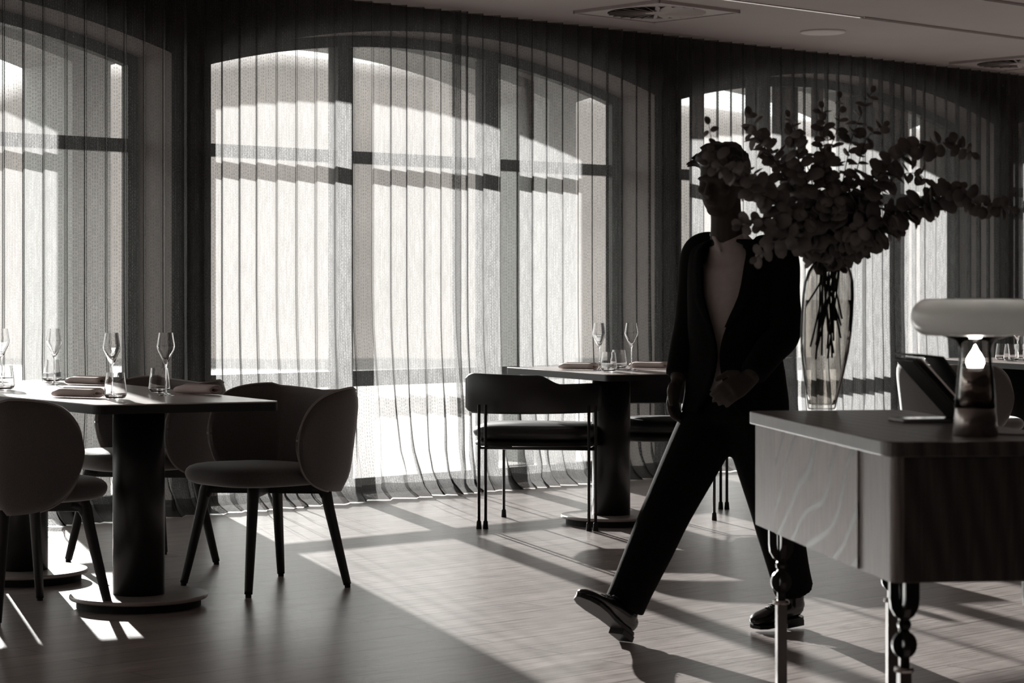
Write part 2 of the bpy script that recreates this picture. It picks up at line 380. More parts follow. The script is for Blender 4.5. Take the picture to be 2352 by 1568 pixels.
# ------------------------------------------------------------------ curtains
def curtain(s0, s1, seed, label):
    rs = random.Random(seed); root = thing('sheer_curtain', label, 'curtain', tuple(R((s0+s1)/2, 0)), 0, 'sheer curtains along the window wall')
    inv = Matrix.Translation(-root.location)
    lam = .122; n_ = int((s1-s0)/lam); per = 18; cols = []
    phase = [0]; 
    for i in range(n_): phase.append(phase[-1]+rs.uniform(.86, 1.14))
    T = phase[-1]; amps = [rs.uniform(.8, 1.15) for _ in range(n_+1)]; drift = [rs.uniform(-1, 1) for _ in range(n_+1)]
    zs = [2.755, 2.6, 2.3, 2.0, 1.7, 1.4, 1.15, .95, .8, .65, .5, .4, .32, .25, .19, .14, .11, .082]
    hz = [.082, .075, .06, .035, .015, .006, .004]
    def pos(i, j, z):
        """i fold, j sample in the fold"""
        t = j/per; s = s0+(s1-s0)*(phase[i]+(phase[i+1]-phase[i])*t)/T
        A = .041*(amps[i]*(1-t)+amps[min(i+1, n_)]*t)
        low = max(0, 1-z/1.2); e = low*low
        A *= 1+.5*low*noise.noise(Vector((s*2.1, z*1.3, seed)))
        ph = 2*PI*(t + .10*e*noise.noise(Vector((s*3, z*1.5, seed+5)))*2)
        n = A*math.sin(ph); s2 = s + .012*math.sin(2*ph)
        s2 += e*.12*noise.noise(Vector((s*1.7, z*.8, seed+9))) + .012*low*noise.noise(Vector((s*9, z*3, seed)))
        n += -e*.06 + e*.10*noise.noise(Vector((s*4, z*2, seed+3)))
        if z < .3:
            q = (1-z/.3); n += q*q*(-.05 + .07*noise.noise(Vector((s*6, 0, seed+7)))); s2 += q*.035*noise.noise(Vector((s*11, z*9, seed+8)))
        edge = min(s-s0, s1-s)
        if edge < .12: n -= .03*(1-edge/.12)
        n = min(n, .105)
        return s2, n
    def grid(zz, foot=False):
        bm = NB(); uvl = bm.loops.layers.uv.new('UVMap'); rows = []; us = []
        for z in zz:
            row = []; acc = 0; prev = None; urow = []
            for i in range(n_):
                for j in range(per + (1 if i == n_-1 else 0)):
                    s, n = pos(i, j, z)
                    if foot: n -= .055*max(0, (.05-z)/.05)*(1+.6*noise.noise(Vector((s*8, 2, seed))))
                    zz_ = z + (0.012*noise.noise(Vector((s*7, z*4, seed+4))) if .02 < z < .09 else 0)
                    p = inv @ R(s, n, zz_ if z > .005 else .004)
                    t_ = (i+j/per)*.205
                    row.append(bm.verts.new(p)); urow.append((t_, z))
            rows.append(row); us.append(urow)
        for a, b_, ua, ub in zip(rows, rows[1:], us, us[1:]):
            for c in range(len(a)-1):
                f = bm.faces.new((a[c], a[c+1], b_[c+1], b_[c]))
                for lp, uvv in zip(f.loops, (ua[c], ua[c+1], ub[c+1], ub[c])): lp[uvl].uv = uvv
        return bm
    obj('curtain_fabric', grid(zs), M_curt, root, smooth=True)
    obj('curtain_hem', grid(hz, True), M_hem, root, smooth=True)
curtain(-8.6, -4.88, 11, 'sheer woven curtain beyond the left edge of the room view')
curtain(-4.9, -1.17, 12, 'sheer woven floor-length curtain at the far left behind the long white-topped table')
curtain(-1.2, 2.48, 13, 'sheer woven curtain left of centre, behind the two right-hand felt armchairs')
curtain(2.43, 6.19, 14, 'sheer woven curtain right of centre, behind the round-based small table and walking man')
curtain(6.15, 9.9, 15, 'sheer woven curtain at the far right, behind the vase and mushroom lamp')

# ------------------------------------------------------------------ ceiling fittings
M_vent = noisy('vent_white_metal', .42, .44, 3, .6)
M_dark = mat('void_black', .008, .9)
def vent(p, label):
    root = thing('ceiling_vent', label, 'air vent', (p.x, p.y, CZ), TH, 'swirl air vents in the ceiling')
    h = .335
    bm = NB(); t_ = .012
    for sx, sy, ax in ((1, 0, 0), (-1, 0, 0), (0, 1, 1), (0, -1, 1)):
        box(bm, (sx*h, sy*h, -.009), (t_ if ax == 0 else 2*h+t_, 2*h+t_ if ax == 0 else t_, .018))
    obj('vent_frame', bm, M_vent, root)
    bm = NB(); n_ = 48; r = .285; ro = [bm.verts.new((h*.97*max(-1, min(1, 1.42*math.cos(2*PI*(k+.5)/n_))), h*.97*max(-1, min(1, 1.42*math.sin(2*PI*(k+.5)/n_))), -.013)) for k in range(n_)]
    ri = [bm.verts.new((r*math.cos(2*PI*(k+.5)/n_), r*math.sin(2*PI*(k+.5)/n_), -.013)) for k in range(n_)]
    ru = [bm.verts.new((v.co.x, v.co.y, -.002)) for v in ri]
    for k in range(n_):
        j = (k+1) % n_; bm.faces.new((ro[k], ro[j], ri[j], ri[k])); bm.faces.new((ri[k], ri[j], ru[j], ru[k]))
    obj('vent_plate', bm, M_vent, root)
    bm = NB(); lathe(bm, [(0, -.0015), (.285, -.0015)], 40); obj('vent_void', bm, M_dark, root)
    bm = NB()
    for k in range(24):
        a = 2*PI*k/24; rot = Euler((math.radians(32), 0, a)).to_matrix()
        box(bm, rot @ Vector((.175, 0, 0)) + Vector((0, 0, -.013)), (.215, .028, .0015), Euler((0, 0, a)).to_matrix() @ Euler((math.radians(-30), 0, 0)).to_matrix())
    obj('vent_vanes', bm, M_vent, root)
    bm = NB(); lathe(bm, [(0, -.016), (.07, -.016), (.075, -.006)], 30); obj('vent_hub', bm, M_vent, root)
vent(on(1508, 24, CZ), 'square ceiling vent with swirl slots above the middle curtain')
vent(on(2338, 142, CZ), 'square ceiling vent with swirl slots at the right edge, half out of view')
p = on(1890, 72, CZ); bm = NB(); lathe(bm, [(0, -.012), (.13, -.012), (.141, -.008), (.141, -.0005)], 48)
o = obj('ceiling_speaker', bm, mat('speaker_cover', .66, .7), None, True, (p.x, p.y, CZ)); tag(o, 'round flat pale disc cover on the ceiling between the two square vents', 'ceiling speaker')
def slot(n, s0, s1, m, name, label, wd=.02):
    root = thing(name, label, 'ceiling slot', tuple(R((s0+s1)/2, n, CZ)), TH)
    bm = NB(); box(bm, (0, 0, -.004), (s1-s0, wd, .004)); obj('slot_channel' if 'slot' in name else 'light_diffuser', bm, m, root)
    bm = NB()
    for q in (-1, 1): box(bm, (0, q*(wd/2+.003), -.0055), (s1-s0, .006, .008))
    obj('slot_edge', bm, M_vent, root)
slot(-1.36, 1.2, 4.46, emit_mat('light_strip', 1.6), 'linear_light', 'glowing narrow linear light set in the ceiling slot at the top', .022)
slot(-1.36, 4.47, 11, M_dark, 'ceiling_slot', 'dark recessed slot running on from the end of the linear light', .02)
slot(-2.34, 2, 11, M_dark, 'ceiling_slot', 'dark recessed slot in the top right corner of the ceiling', .02)

# ------------------------------------------------------------------ tables
def table(poly, peds, label, group=None):
    c = Vector((sum(p[0] for p in poly)/4, sum(p[1] for p in poly)/4, 0)); root = thing('dining_table', label, 'table', tuple(c), 0, group)
    P = [(p[0]-c.x, p[1]-c.y) for p in poly]
    bm = NB(); prism(bm, P, .746, .750, .035); t = obj('tabletop', bm, M_top, root)
    bm = NB(); prism(bm, P, .716, .746, .035); obj('edge_band', bm, M_edge, t)
    for q in peds:
        x, y = q[0]-c.x, q[1]-c.y
        bm = NB(); lathe(bm, [(.0, .045), (.094, .045), (.094, .716), (0, .716)], 40, lambda z: (x, y)); obj('pedestal', bm, M_ped, root, True)
        root.children[-1].data.polygons.foreach_set('use_smooth', [abs(pp.normal.z) < .5 for pp in root.children[-1].data.polygons])
        bm = NB(); lathe(bm, [(0, .030), (.247, .030), (.250, .034), (.250, .041), (.247, .045), (0, .045)], 64, lambda z: (x, y)); pl = obj('base_plate', bm, M_disc, root)
        bm = NB(); lathe(bm, [(0, 0), (.225, 0), (.225, .030), (0, .030)], 48, lambda z: (x, y)); obj('base_foot', bm, M_foot, pl)
    return root
table([(-1.445, 7.876), (-.835, 8.145), (-1.90, 10.1), (-2.71, 9.67)], [(-1.36, 8.25), (-1.936, 8.98)], 'long dining table with pale top and two black pedestals at the left')
table([(.455, 10.8), (1.02, 11.0), (.62, 12.15), (-.035, 11.87)], [(.491, 11.2)], 'small dining table with one black pedestal behind the walking man')
table([(2.85, 12.35), (3.75, 12.6), (3.35, 13.75), (2.45, 13.5)], [(2.9, 13.1)], 'dining table glimpsed behind the mushroom lamp at the right edge')

# glasses -----------------------------------------------------------
def wine_glass():
    bm = NB()
    prof = [(0, .0), (.034, 0), (.035, .0015), (.020, .004), (.006, .009), (.0034, .02), (.003, .06), (.0036, .108), (.0065, .118),
            (.0185, .145), (.0315, .172), (.0342, .184), (.0338, .192), (.0300, .215), (.0262, .238),
            (.0253, .238), (.0290, .215), (.0328, .192), (.0332, .184), (.0305, .173), (.0175, .147), (.005, .122), (0, .1185)]
    lathe(bm, prof, 32); return bm
def tumbler():
    bm = NB()
    prof = [(0, 0), (.024, 0), (.036, .006), (.0415, .016), (.0418, .022), (.0375, .060), (.0325, .097),
            (.0315, .097), (.0365, .060), (.0406, .022), (.0400, .017), (.034, .0105), (0, .009)]
    lathe(bm, prof, 32); return bm
wg = None; tb = None
def glass(kind, p, label, grp):
    global wg, tb
    src = wg if kind == 'w' else tb
    if src is None:
        o = obj('wine_glass' if kind == 'w' else 'tumbler_glass', wine_glass() if kind == 'w' else tumbler(), M_glass, None, True)
        if kind == 'w': wg = o
        else: tb = o
    else: o = src.copy(); C.objects.link(o)
    if src is None: e = o.modifiers.new('split', 'EDGE_SPLIT'); e.split_angle = .6
    o.location = (p.x, p.y, .7505); tag(o, label, 'wine glass' if kind == 'w' else 'tumbler', grp)
TA, TB_ = 'glasses on the long left table', 'glasses on the small middle table'
glass('w', on(381, 908, .75), 'stemmed glass rightmost on the long left table, against the dark curtain', TA)
glass('t', on(366, 902, .75), 'low tumbler just behind the rightmost stemmed glass on the long left table', TA)
glass('w', on(257, 909.5, .75), 'second stemmed glass from the right on the long left table', TA)
glass('t', on(265, 916.5, .75), 'low tumbler in front of the second stemmed glass, by the chair back', TA)
glass('w', on(125, 884, .75), 'stemmed glass further back on the long left table, behind the front napkin', TA)
glass('t', on(120, 877, .75), 'low tumbler at the back edge of the long left table behind a stemmed glass', TA)
glass('w', on(3, 885, .75), 'stemmed glass cut by the left edge of the picture', TA)
glass('t', on(10, 895, .75), 'low tumbler cut by the left edge of the picture', TA)
glass('w', on(1376, 851, .75), 'left stemmed glass on the small middle table', TB_)
glass('w', on(1450, 850, .75), 'right stemmed glass on the small middle table beside the pale napkin', TB_)
glass('t', on(1398, 853.5, .75), 'left tumbler between the stemmed glasses on the middle table', TB_)
glass('t', on(1421, 847, .75), 'right tumbler between the stemmed glasses on the middle table', TB_)
for X, Y, k, lb in ((2303, 828, 't', 'tumbler seen closest to the lamp neck, on the table behind it'), (2322, 829.5, 't', 'middle one of the three tumblers on the table behind the lamp'), (2337, 827, 'w', 'stemmed glass on the table behind the lamp'), (2349, 829, 't', 'tumbler cut by the right edge of the picture, behind the lamp')):
    glass(k, on(X, Y, .75), lb, 'glasses on the table behind the lamp')
def napkin(p, rz, label, seed):
    root = thing('napkin', label, 'napkin', (p.x, p.y, .7502), rz, 'rolled napkins on the tables')
    rs = random.Random(seed)
    bm = NB(); pts = []; sp = []; n_ = 26
    for i in range(n_+1):                                           # spiral of cloth, flattened, swept along x
        a = i/n_*2*PI*2.2; r = .42+.58*i/n_
        sp.append((.038*r*math.cos(a), .018*r*math.sin(a)+.0190))
    rows = []
    for k in range(9):
        x = -.1+.2*k/8; row = []
        for i, (y, z) in enumerate(sp):
            q = 1+.08*noise.noise(Vector((x*12, i*.3, seed)))
            zz = (z-.019)*q+.019
            if k == 0: zz = (zz-.019)*.8+.016
            row.append(bm.verts.new((x + .004*noise.noise(Vector((i*.4, 1, seed))), y*q, max(.0008, zz))))
        rows.append(row)
    for a, b_ in zip(rows, rows[1:]):
        for i in range(n_): bm.faces.new((a[i], a[i+1], b_[i+1], b_[i]))
    o = obj('napkin_roll', bm, M_linen, root, True)
    s = o.modifiers.new('thick', 'SOLIDIFY'); s.thickness = .003; s.offset = 0
napkin(on(453, 905, .75), math.radians(-38), 'rolled grey napkin near the right end of the long left table', 1)
napkin(on(178, 913, .75), math.radians(-30), 'rolled grey napkin at the front of the long left table above the left chair', 2)
napkin(on(199, 883.5, .75), math.radians(-36), 'rolled grey napkin at the back edge of the long left table', 3)
napkin(on(1328, 849, .75), math.radians(-35), 'rolled napkin left of the glasses on the small middle table', 4)
napkin(on(1490, 846.5, .75), math.radians(-32), 'pale rolled napkin right of the glasses on the small middle table', 5)

# ------------------------------------------------------------------ felt armchair (front = +Y local)
def felt_chair(label):
    root = thing('felt_armchair', label, 'chair', (0, 0, 0), 0, 'grey felt armchairs')
    # seat
    bm = NB(); rings = []; n_ = 48
    lay = [(.0, .405, 0), (.80, .400, 0), (.95, .408, 0), (1.0, .432, 0), (.99, .455, 0), (.90, .475, 0), (.6, .483, 0), (.0, .486, 0)]
    def seat_pt(a, r):
        x, y = math.cos(a), math.sin(a); e = .62
        X = .255*math.copysign(abs(x)**e, x); Y = .25*math.copysign(abs(y)**e, y)
        if Y > 0: Y *= 1.10; X *= 1+.02*y
        else: X *= 1-.12*(-y)
        return X*r, Y*r+.01
    for r, z, _ in lay:
        if r == 0: rings.append([bm.verts.new((0, .01, z))])
        else: rings.append([bm.verts.new((*seat_pt(2*PI*k/n_, r), z + (.006*math.sin(2*PI*k/n_) if z > .43 else 0))) for k in range(n_)])
    for a, b_ in zip(rings, rings[1:]):
        for k in range(n_):
            q = list(dict.fromkeys([a[k % len(a)], a[(k+1) % len(a)], b_[(k+1) % len(b_)], b_[k % len(b_)]]))
            bm.faces.new(q)
    obj('seat', bm, M_felt, root, True, sub=1)
    # wrap-round back with petal wings
    def path(t):                                                    # t -1..1 round the back
        a = t*1.0
        s = abs(t); sg = 1 if t > 0 else -1
        if s < .42: x = .235*(s/.42)**1.0; y = -.238 + .02*(s/.42)**2
        else:
            q = (s-.42)/.58
            x = .235+.055*math.sin(min(q*1.6, 1)*PI/2) + .01*q; y = -.218 + .275*q**1.15 + .02*math.sin(q*PI)
        return Vector((sg*x, y, 0))
    def heights(t):
        s = abs(t)
        if s < .45: return .765-.012*(1-s/.45), .395
        q = (s-.45)/.55; c = math.sqrt(max(0, 1-q**2.3))
        mid = .585; return mid + (.775-mid)*c**.9, mid - (mid-.375)*c**.75
    ts = [math.sin((-1+2*i/72)*PI/2) for i in range(73)]; nz_ = 12; Gi = []; Go = []; bm = NB()
    for t in ts:
        t2 = max(-.9999, min(.9999, t)); p = path(t2); q = path(min(t2+.01, 1)) - path(max(t2-.01, -1)); nrm = Vector((q.y, -q.x, 0)).normalized()
        if nrm.dot(p) < 0: nrm = -nrm
        top, bot = heights(t2); ci, co_ = [], []
        for j in range(nz_+1):
            z = bot+(top-bot)*j/nz_; bulge = .020*(1-(2*j/nz_-1)**6); lean = .045*((z-.4)/.37)*(1 if abs(t) < .5 else 1)
            base = p + nrm*(lean-.01)
            ci.append(bm.verts.new((base-nrm*bulge) + Vector((0, 0, z)))); co_.append(bm.verts.new((base+nrm*(bulge+.001)) + Vector((0, 0, z))))
        Gi.append(ci); Go.append(co_)
    for i in range(72):
        for j in range(nz_):
            bm.faces.new((Gi[i][j], Gi[i+1][j], Gi[i+1][j+1], Gi[i][j+1])); bm.faces.new((Go[i][j], Go[i][j+1], Go[i+1][j+1], Go[i+1][j]))
        for j in (0, nz_): bm.faces.new((Gi[i][j], Go[i][j], Go[i+1][j], Gi[i+1][j]))
    for i in (0, 72):
        for j in range(nz_): bm.faces.new((Gi[i][j], Gi[i][j+1], Go[i][j+1], Go[i][j]))
    edge_i = [v.co.copy() for v in [g_[nz_] for g_ in Gi]] ; edge_o = [g_[nz_].co.copy() for g_ in Go]
    low_i = [g_[0].co.copy() for g_ in Gi]; low_o = [g_[0].co.copy() for g_ in Go]
    bk = obj('backrest', bm, M_felt, root, True)
    bm = NB()
    for E, Lw in ((edge_i, low_i), (edge_o, low_o)):
        loop = Lw[20::-1] + E[1:-1] + Lw[:-21:-1]
        loop = [p for i, p in enumerate(loop) if i == 0 or (p-loop[i-1]).length > .003]
        tube(bm, loop, .0042, 6)
    obj('piping', bm, M_pip, bk, True)
    # crossed frame
    bm = NB(); h = .185
    for a in (PI/4, 3*PI/4):
        d = Vector((math.cos(a), math.sin(a), 0)); s = Vector((-d.y, d.x, 0))
        box(bm, (0, 0, .385), (2*h*1.33, .034, .045), Euler((0, 0, a)).to_matrix())
    obj('under_frame', bm, M_leg, root, bevel=.006)
    for k in range(4):
        a = PI/4+k*PI/2; d = Vector((math.cos(a), math.sin(a), 0)); bm = NB()
        pt = [(*(d*.222).xy, .405, .021, .024), (*(d*.236).xy, .375, .023, .023), (*(d*.252).xy, .30, .021, .021), (*(d*.30).xy, .10, .0175, .0175), (*(d*.322).xy, .012, .0155, .0155)]
        stube(bm, pt, 4, seg=12, up=d)
        tube(bm, [d*.19+Vector((0, 0, .385)), d*.225+Vector((0, 0, .378)), d*.246+Vector((0, 0, .335))], [.020, .023, .018], 10)
        lg = obj('leg', bm, M_leg, root, True)
        bm = NB(); tube(bm, [d*.322+Vector((0, 0, .014)), d*.323+Vector((0, 0, 0.0))], .0115, 12); obj('foot_glide', bm, M_foot, lg)
    return root
fc = felt_chair('grey felt armchair with winged back right of the long table, in full view')
fa = lambda deg: math.radians(deg-90)
fc.location = (-.958, 8.79, 0); fc.rotation_euler.z = fa(220)
dup(fc, (-1.56, 9.545, 0), fa(217), 'grey felt armchair partly hidden behind the black pedestal of the long table')
dup(fc, (-1.755, 8.065, 0), fa(44), 'grey felt armchair in the left foreground, seen from behind')
dup(fc, (2.42, 12.1, 0), fa(28), 'grey felt armchair seen between the propped folder and lamp, facing away right')

# ------------------------------------------------------------------ tube-leg chair (front = +Y local)
def tube_chair(label):
    root = thing('tube_leg_chair', label, 'chair', (0, 0, 0), 0, 'dark chairs with thin tube legs')
    hw, hd = .268, .30
    sup = lambda a, rx, ry, e=.5: (rx*math.copysign(abs(math.cos(a))**e, math.cos(a)), ry*math.copysign(abs(math.sin(a))**e, math.sin(a)))
    def pad(z0, z1, rx, ry, name, m, rnd, ox=-.045):
        bm = NB(); n_ = 44; rings = []
        for r, z in ((0, z0), (1-rnd, z0), (1-rnd*.3, z0+(z1-z0)*.18), (1, z0+(z1-z0)*.5), (1-rnd*.3, z0+(z1-z0)*.82), (1-rnd, z1), (0, z1+.006)):
            rings.append([bm.verts.new((ox, .0, z))] if r == 0 else [bm.verts.new((ox+sup(2*PI*k/n_, rx*r, ry*r)[0], sup(2*PI*k/n_, rx*r, ry*r)[1], z)) for k in range(n_)])
        for a, b_ in zip(rings, rings[1:]):
            for k in range(n_): bm.faces.new(list(dict.fromkeys([a[k % len(a)], a[(k+1) % len(a)], b_[(k+1) % len(b_)], b_[k % len(b_)]])))
        return obj(name, bm, m, root, True)
    pad(.425, .495, .305, .272, 'seat_cushion', M_leather, .12)
    pad(.385, .423, .295, .262, 'seat_frame', M_tubeblack, .08)
    bm = NB(); n_ = 40; Gs = []
    for i in range(n_+1):                                           # curved backrest; higher over its left part
        t = -1+2*i/n_; a = t*1.12; p = Vector((.325*t-.045, -.278+.15*t*t, 0)); nr = Vector((.9*t, -1, 0)).normalized()
        x = p.x; st = min(1, max(0, (x-.0)/.11)); st = st*st*(3-2*st); top = .742-.046*st + .006*abs(t); bot = .555+.004*t
        end = 1-max(0, abs(t)-.93)/.07*.18
        mid = (top+bot)/2; top = mid+(top-mid)*end; bot = mid+(bot-mid)*end
        Gs.append([bm.verts.new(p + nr*o_ + Vector((0, 0, z))) for o_, z in ((-.014, bot+.008), (-.004, bot), (.010, bot), (.018, bot+.01), (.018, top-.01), (.010, top), (-.004, top), (-.014, top-.008))])
    for a, b_ in zip(Gs, Gs[1:]):
        for k in range(8): bm.faces.new((a[k], a[(k+1) % 8], b_[(k+1) % 8], b_[k]))
    bm.faces.new(Gs[0]); bm.faces.new(Gs[-1][::-1])
    obj('backrest', bm, M_leather, root, True)
    for sx in (-1, 1):
        for q, (x, y) in enumerate(((sx*hw-.016, -hd), (sx*hw+.016, -hd+.004))):
            bm = NB(); tube(bm, [(x, y, .0), (x, y, .40), (x, y, .50), (x, y+.002, .60)], .0075, 10); lg = obj('leg', bm, M_tubeblack, root, True)
            bm = NB(); tube(bm, [(x, y, 0), (x, y, .036), (x, y, .04)], [.0135, .011, .008], 12); obj('foot_cap', bm, M_foot, lg)
        x, y = sx*hw, hd-.01; bm = NB(); tube(bm, [(x, y, 0), (x, y, .40)] + [(x, y-.05*k, .40+.005*math.sin(k)) for k in (.2, 1)], .0075, 10); lg = obj('leg', bm, M_tubeblack, root, True)
        bm = NB(); tube(bm, [(x, y, 0), (x, y, .036), (x, y, .04)], [.0135, .011, .008], 12); obj('foot_cap', bm, M_foot, lg)
    bm = NB()
    for y in (-hd+.002,): tube(bm, [(-hw-.01, y, .392), (hw+.01, y, .392)], .008, 8)
    for x in (-hw, hw): tube(bm, [(x, -hd, .395), (x, hd-.02, .395)], .007, 8)
    obj('seat_rail', bm, M_tubeblack, root, True)
    return root
tcx = tube_chair('dark padded tube-leg chair in front of the small middle table, back to the viewer')
tcx.location = (.172, 11.18, 0); tcx.rotation_euler.z = math.radians(-10)
dup(tcx, (.80, 11.68, 0), math.radians(170), 'dark padded tube-leg chair on the far side of the small middle table, behind the man')

# ------------------------------------------------------------------ reception desk
DC = Vector((.94, 5.525, 0)); DR = math.radians(7.45); DT = .82
desk = thing('reception_desk', 'wooden desk with pale veneered side and ornate forked legs in the right foreground', 'desk', tuple(DC), DR)
bm = NB(); prism(bm, [(-.222, -.65), (.222, -.65), (.222, .65), (-.222, .65)], DT-.033, DT, .05); obj('desktop', bm, M_desktop, desk, bevel=.003)
bm = NB(); prism(bm, [(-.205, -.633), (.205, -.633), (.205, .633), (-.205, .633)], .515, DT-.033, .022); obj('carcass', bm, M_post, desk)
bm = NB(); box(bm, (-.2065, 0, .651), (.007, .76, .27)); obj('side_panel', bm, M_veneer, desk)
bm = NB(); box(bm, (.2065, 0, .651), (.007, .76, .27)); obj('side_panel', bm, M_veneer, desk)
M_front_shaded = wood('front_wood_shaded', .08, .13, 5, 6, (2.5, 1, .5))  # desk wood darkened; the shade on this face is put into its colour
bm = NB(); box(bm, (0, -.6345, .651), (.36, .006, .268)); obj('front_panel', bm, M_front_shaded, desk)
M_iron = mat('dark_cast_iron', .035, .35, .6); M_legsteel = mat('blackened_steel', .15, .38, .8)
def plate(bm, c, ang):
    d = Vector((math.cos(ang), math.sin(ang), 0)); s = Vector((-d.y, d.x, 0)); t_ = .0065
    def strip(P, w):
        S = []
        for i, p in enumerate(P):
            tt = (Vector(P[min(i+1, len(P)-1)]) - Vector(P[max(i-1, 0)])).normalized(); nn = Vector((-tt.y, tt.x))
            ww = w[i] if hasattr(w, '__len__') else w
            a, b_ = Vector(p)+nn*ww, Vector(p)-nn*ww
            S.append([bm.verts.new(c + d*q.x + Vector((0, 0, q.y)) + s*o_) for q, o_ in ((a, -t_), (a, t_), (b_, t_), (b_, -t_))])
        for A, B in zip(S, S[1:]):
            for k in range(4): bm.faces.new((A[k], A[(k+1) % 4], B[(k+1) % 4], B[k]))
        bm.faces.new(S[0]); bm.faces.new(S[-1][::-1])
    for q in (-1, 1):
        strip([(q*.023, .516), (q*.023, .47), (q*.021, .452), (q*.013, .438), (q*.004, .430), (0, .42)], [.0105, .0105, .0105, .010, .009, .008])
        strip([(q*.0, .425)] + [(q*.0095*math.sin(PI*k/6), .413+.0095*math.cos(PI*k/6)) for k in range(7)] + [(0, .40)], .005)
        strip([(0, .40)] + [(q*.019*math.sin(PI*k/10), .369+.022*math.cos(PI*k/10)) for k in range(1, 10)] + [(0, .343)], .0088)
    strip([(0, .425), (0, .396)], .007); strip([(0, .395), (0, .386)], .009)
    strip([(0, .352), (0, .316)], .0105)
for lx in (-1, 1):
    for ly in (-1, 1):
        c = Vector((lx*.152, ly*.545, 0)); bm = NB()
        tube(bm, [(c.x, c.y, 0), (c.x, c.y, .315)], .0185, 4, up=(1, 1, 0)); lg = obj('leg', bm, M_legsteel, desk)
        bm = NB(); plate(bm, c, 0); plate(bm, c, PI/2); obj('leg_ornament', bm, M_iron, lg)
        bm = NB(); lathe(bm, [(0, .309), (.0205, .309), (.0225, .314), (.0205, .320), (0, .320)], 24, lambda z, c=c: (c.x, c.y)); obj('leg_collar', bm, M_metal, lg)

# ------------------------------------------------------------------ lamp
p = on(2240, 1001, DT)
lamp = thing('mushroom_lamp', 'glass mushroom-shaped table lamp with opal shade, lit, on the wooden desk', 'lamp', (p.x, p.y, DT))
bm = NB(); lathe(bm, [(0, 0), (.049, 0), (.051, .002), (.0445, .062), (.0435, .0635), (0, .0635)], 48); obj('lamp_base', bm, M_metal, lamp, True)
bm = NB(); lathe(bm, [(0, .0635), (.038, .0635), (.031, .152), (.029, .154), (0, .154)], 48); obj('inner_cone', bm, mat('dark_chrome', .5, .12, 1.0), lamp, True)
gp = [(.0438, .0638), (.042, .09), (.038, .14), (.0345, .17), (.0335, .19), (.036, .205), (.045, .216), (.07, .224), (.10, .232)]
bm = NB(); lathe(bm, gp, 48); o = obj('glass_body', bm, M_lampglass, lamp, True)
s = o.modifiers.new('t', 'SOLIDIFY'); s.thickness = .002
M_opal = D.materials.new('opal_glass'); M_opal.use_nodes = True; nt = M_opal.node_tree; nt.nodes.clear(); L = nt.links.new
o_ = nd(M_opal, 'ShaderNodeOutputMaterial'); a1 = nd(M_opal, 'ShaderNodeBsdfTranslucent'); a2 = nd(M_opal, 'ShaderNodeBsdfDiffuse'); a3 = nd(M_opal, 'ShaderNodeBsdfGlossy'); a3.inputs['Roughness'].default_value = .25
a1.inputs[0].default_value = (.80, .78, .75, 1); a2.inputs[0].default_value = (.75, .73, .70, 1); mA = nd(M_opal, 'ShaderNodeMixShader'); mA.inputs[0].default_value = .5; mB = nd(M_opal, 'ShaderNodeMixShader'); fr = nd(M_opal, 'ShaderNodeFresnel'); fr.inputs[0].default_value = 1.4
L(a1.outputs[0], mA.inputs[1]); L(a2.outputs[0], mA.inputs[2]); L(fr.outputs[0], mB.inputs[0]); L(mA.outputs[0], mB.inputs[1]); L(a3.outputs[0], mB.inputs[2]); L(mB.outputs[0], o_.inputs[0])
bm = NB(); Rm, rr_ = .142, .042; prof = [(0, .3065), (.06, .3075), (.10, .3065)] + [(Rm-.038+.038*math.cos(a), .2655+.041*math.sin(a)) for a in [PI/2-PI*k/14 for k in range(15)]] + [(.085, .226), (.055, .2275)]
lathe(bm, prof, 72); obj('lamp_shade', bm, M_opal, lamp, True)
bm = NB(); lathe(bm, [(0, .154), (.017, .156), (.020, .163), (.019, .172), (.013, .183), (.006, .193), (.002, .202), (0, .204)], 24); obj('bulb', bm, emit_mat('bulb_glow', 75), lamp, True)
bm = NB(); sx = [(0.048, .004, .004), (.09, -.01, .003), (.16, -.012, .003), (.24, .03, .003)]
stube(bm, [(*q, .0022) for q in sx], 6, seg=8); obj('power_cord', bm, M_foot, lamp, True)

# ------------------------------------------------------------------ vase with eucalyptus
p = on(1887, 939, DT); VP = Vector((p.x, p.y, DT)); VH = .409
ax = lambda z: (.0, 0)
vp = [(0, 0), (.036, 0), (.0385, .003), (.045, .04), (.056, .095), (.0665, .16), (.0705, .21), (.0715, .26), (.0710, .31), (.0675, .35), (.059, .380), (.048, .398), (.0435, .409)]
lean = lambda z: (.024*z/.409, 0)
vase = obj('glass_vase', (lambda bm: (lathe(bm, vp + [(r-.003, z) for r, z in vp[:2:-1]] + [(.034, .012), (0, .012)], 56, lean), bm)[1])(NB()), M_vase, None, True, VP)
tag(vase, 'tall smoked glass vase half full of water on the wooden desk', 'vase')
def vr(z):
    for (a, b_), (c, d) in zip(vp[1:], vp[2:]):
        if b_ <= z <= d: return a+(c-a)*(z-b_)/max(1e-6, d-b_)
    return .04
wp = [(0, .0135)] + [(vr(z)-.0045, z) for z in (.0135, .03, .06, .1, .14, .18, .22, .26, .30)] + [(0, .30)]
bm = NB(); lathe(bm, wp, 56, lean); water = obj('vase_water', bm, M_water, vase, True)
mouth = VP + Vector((.024, 0, .409))
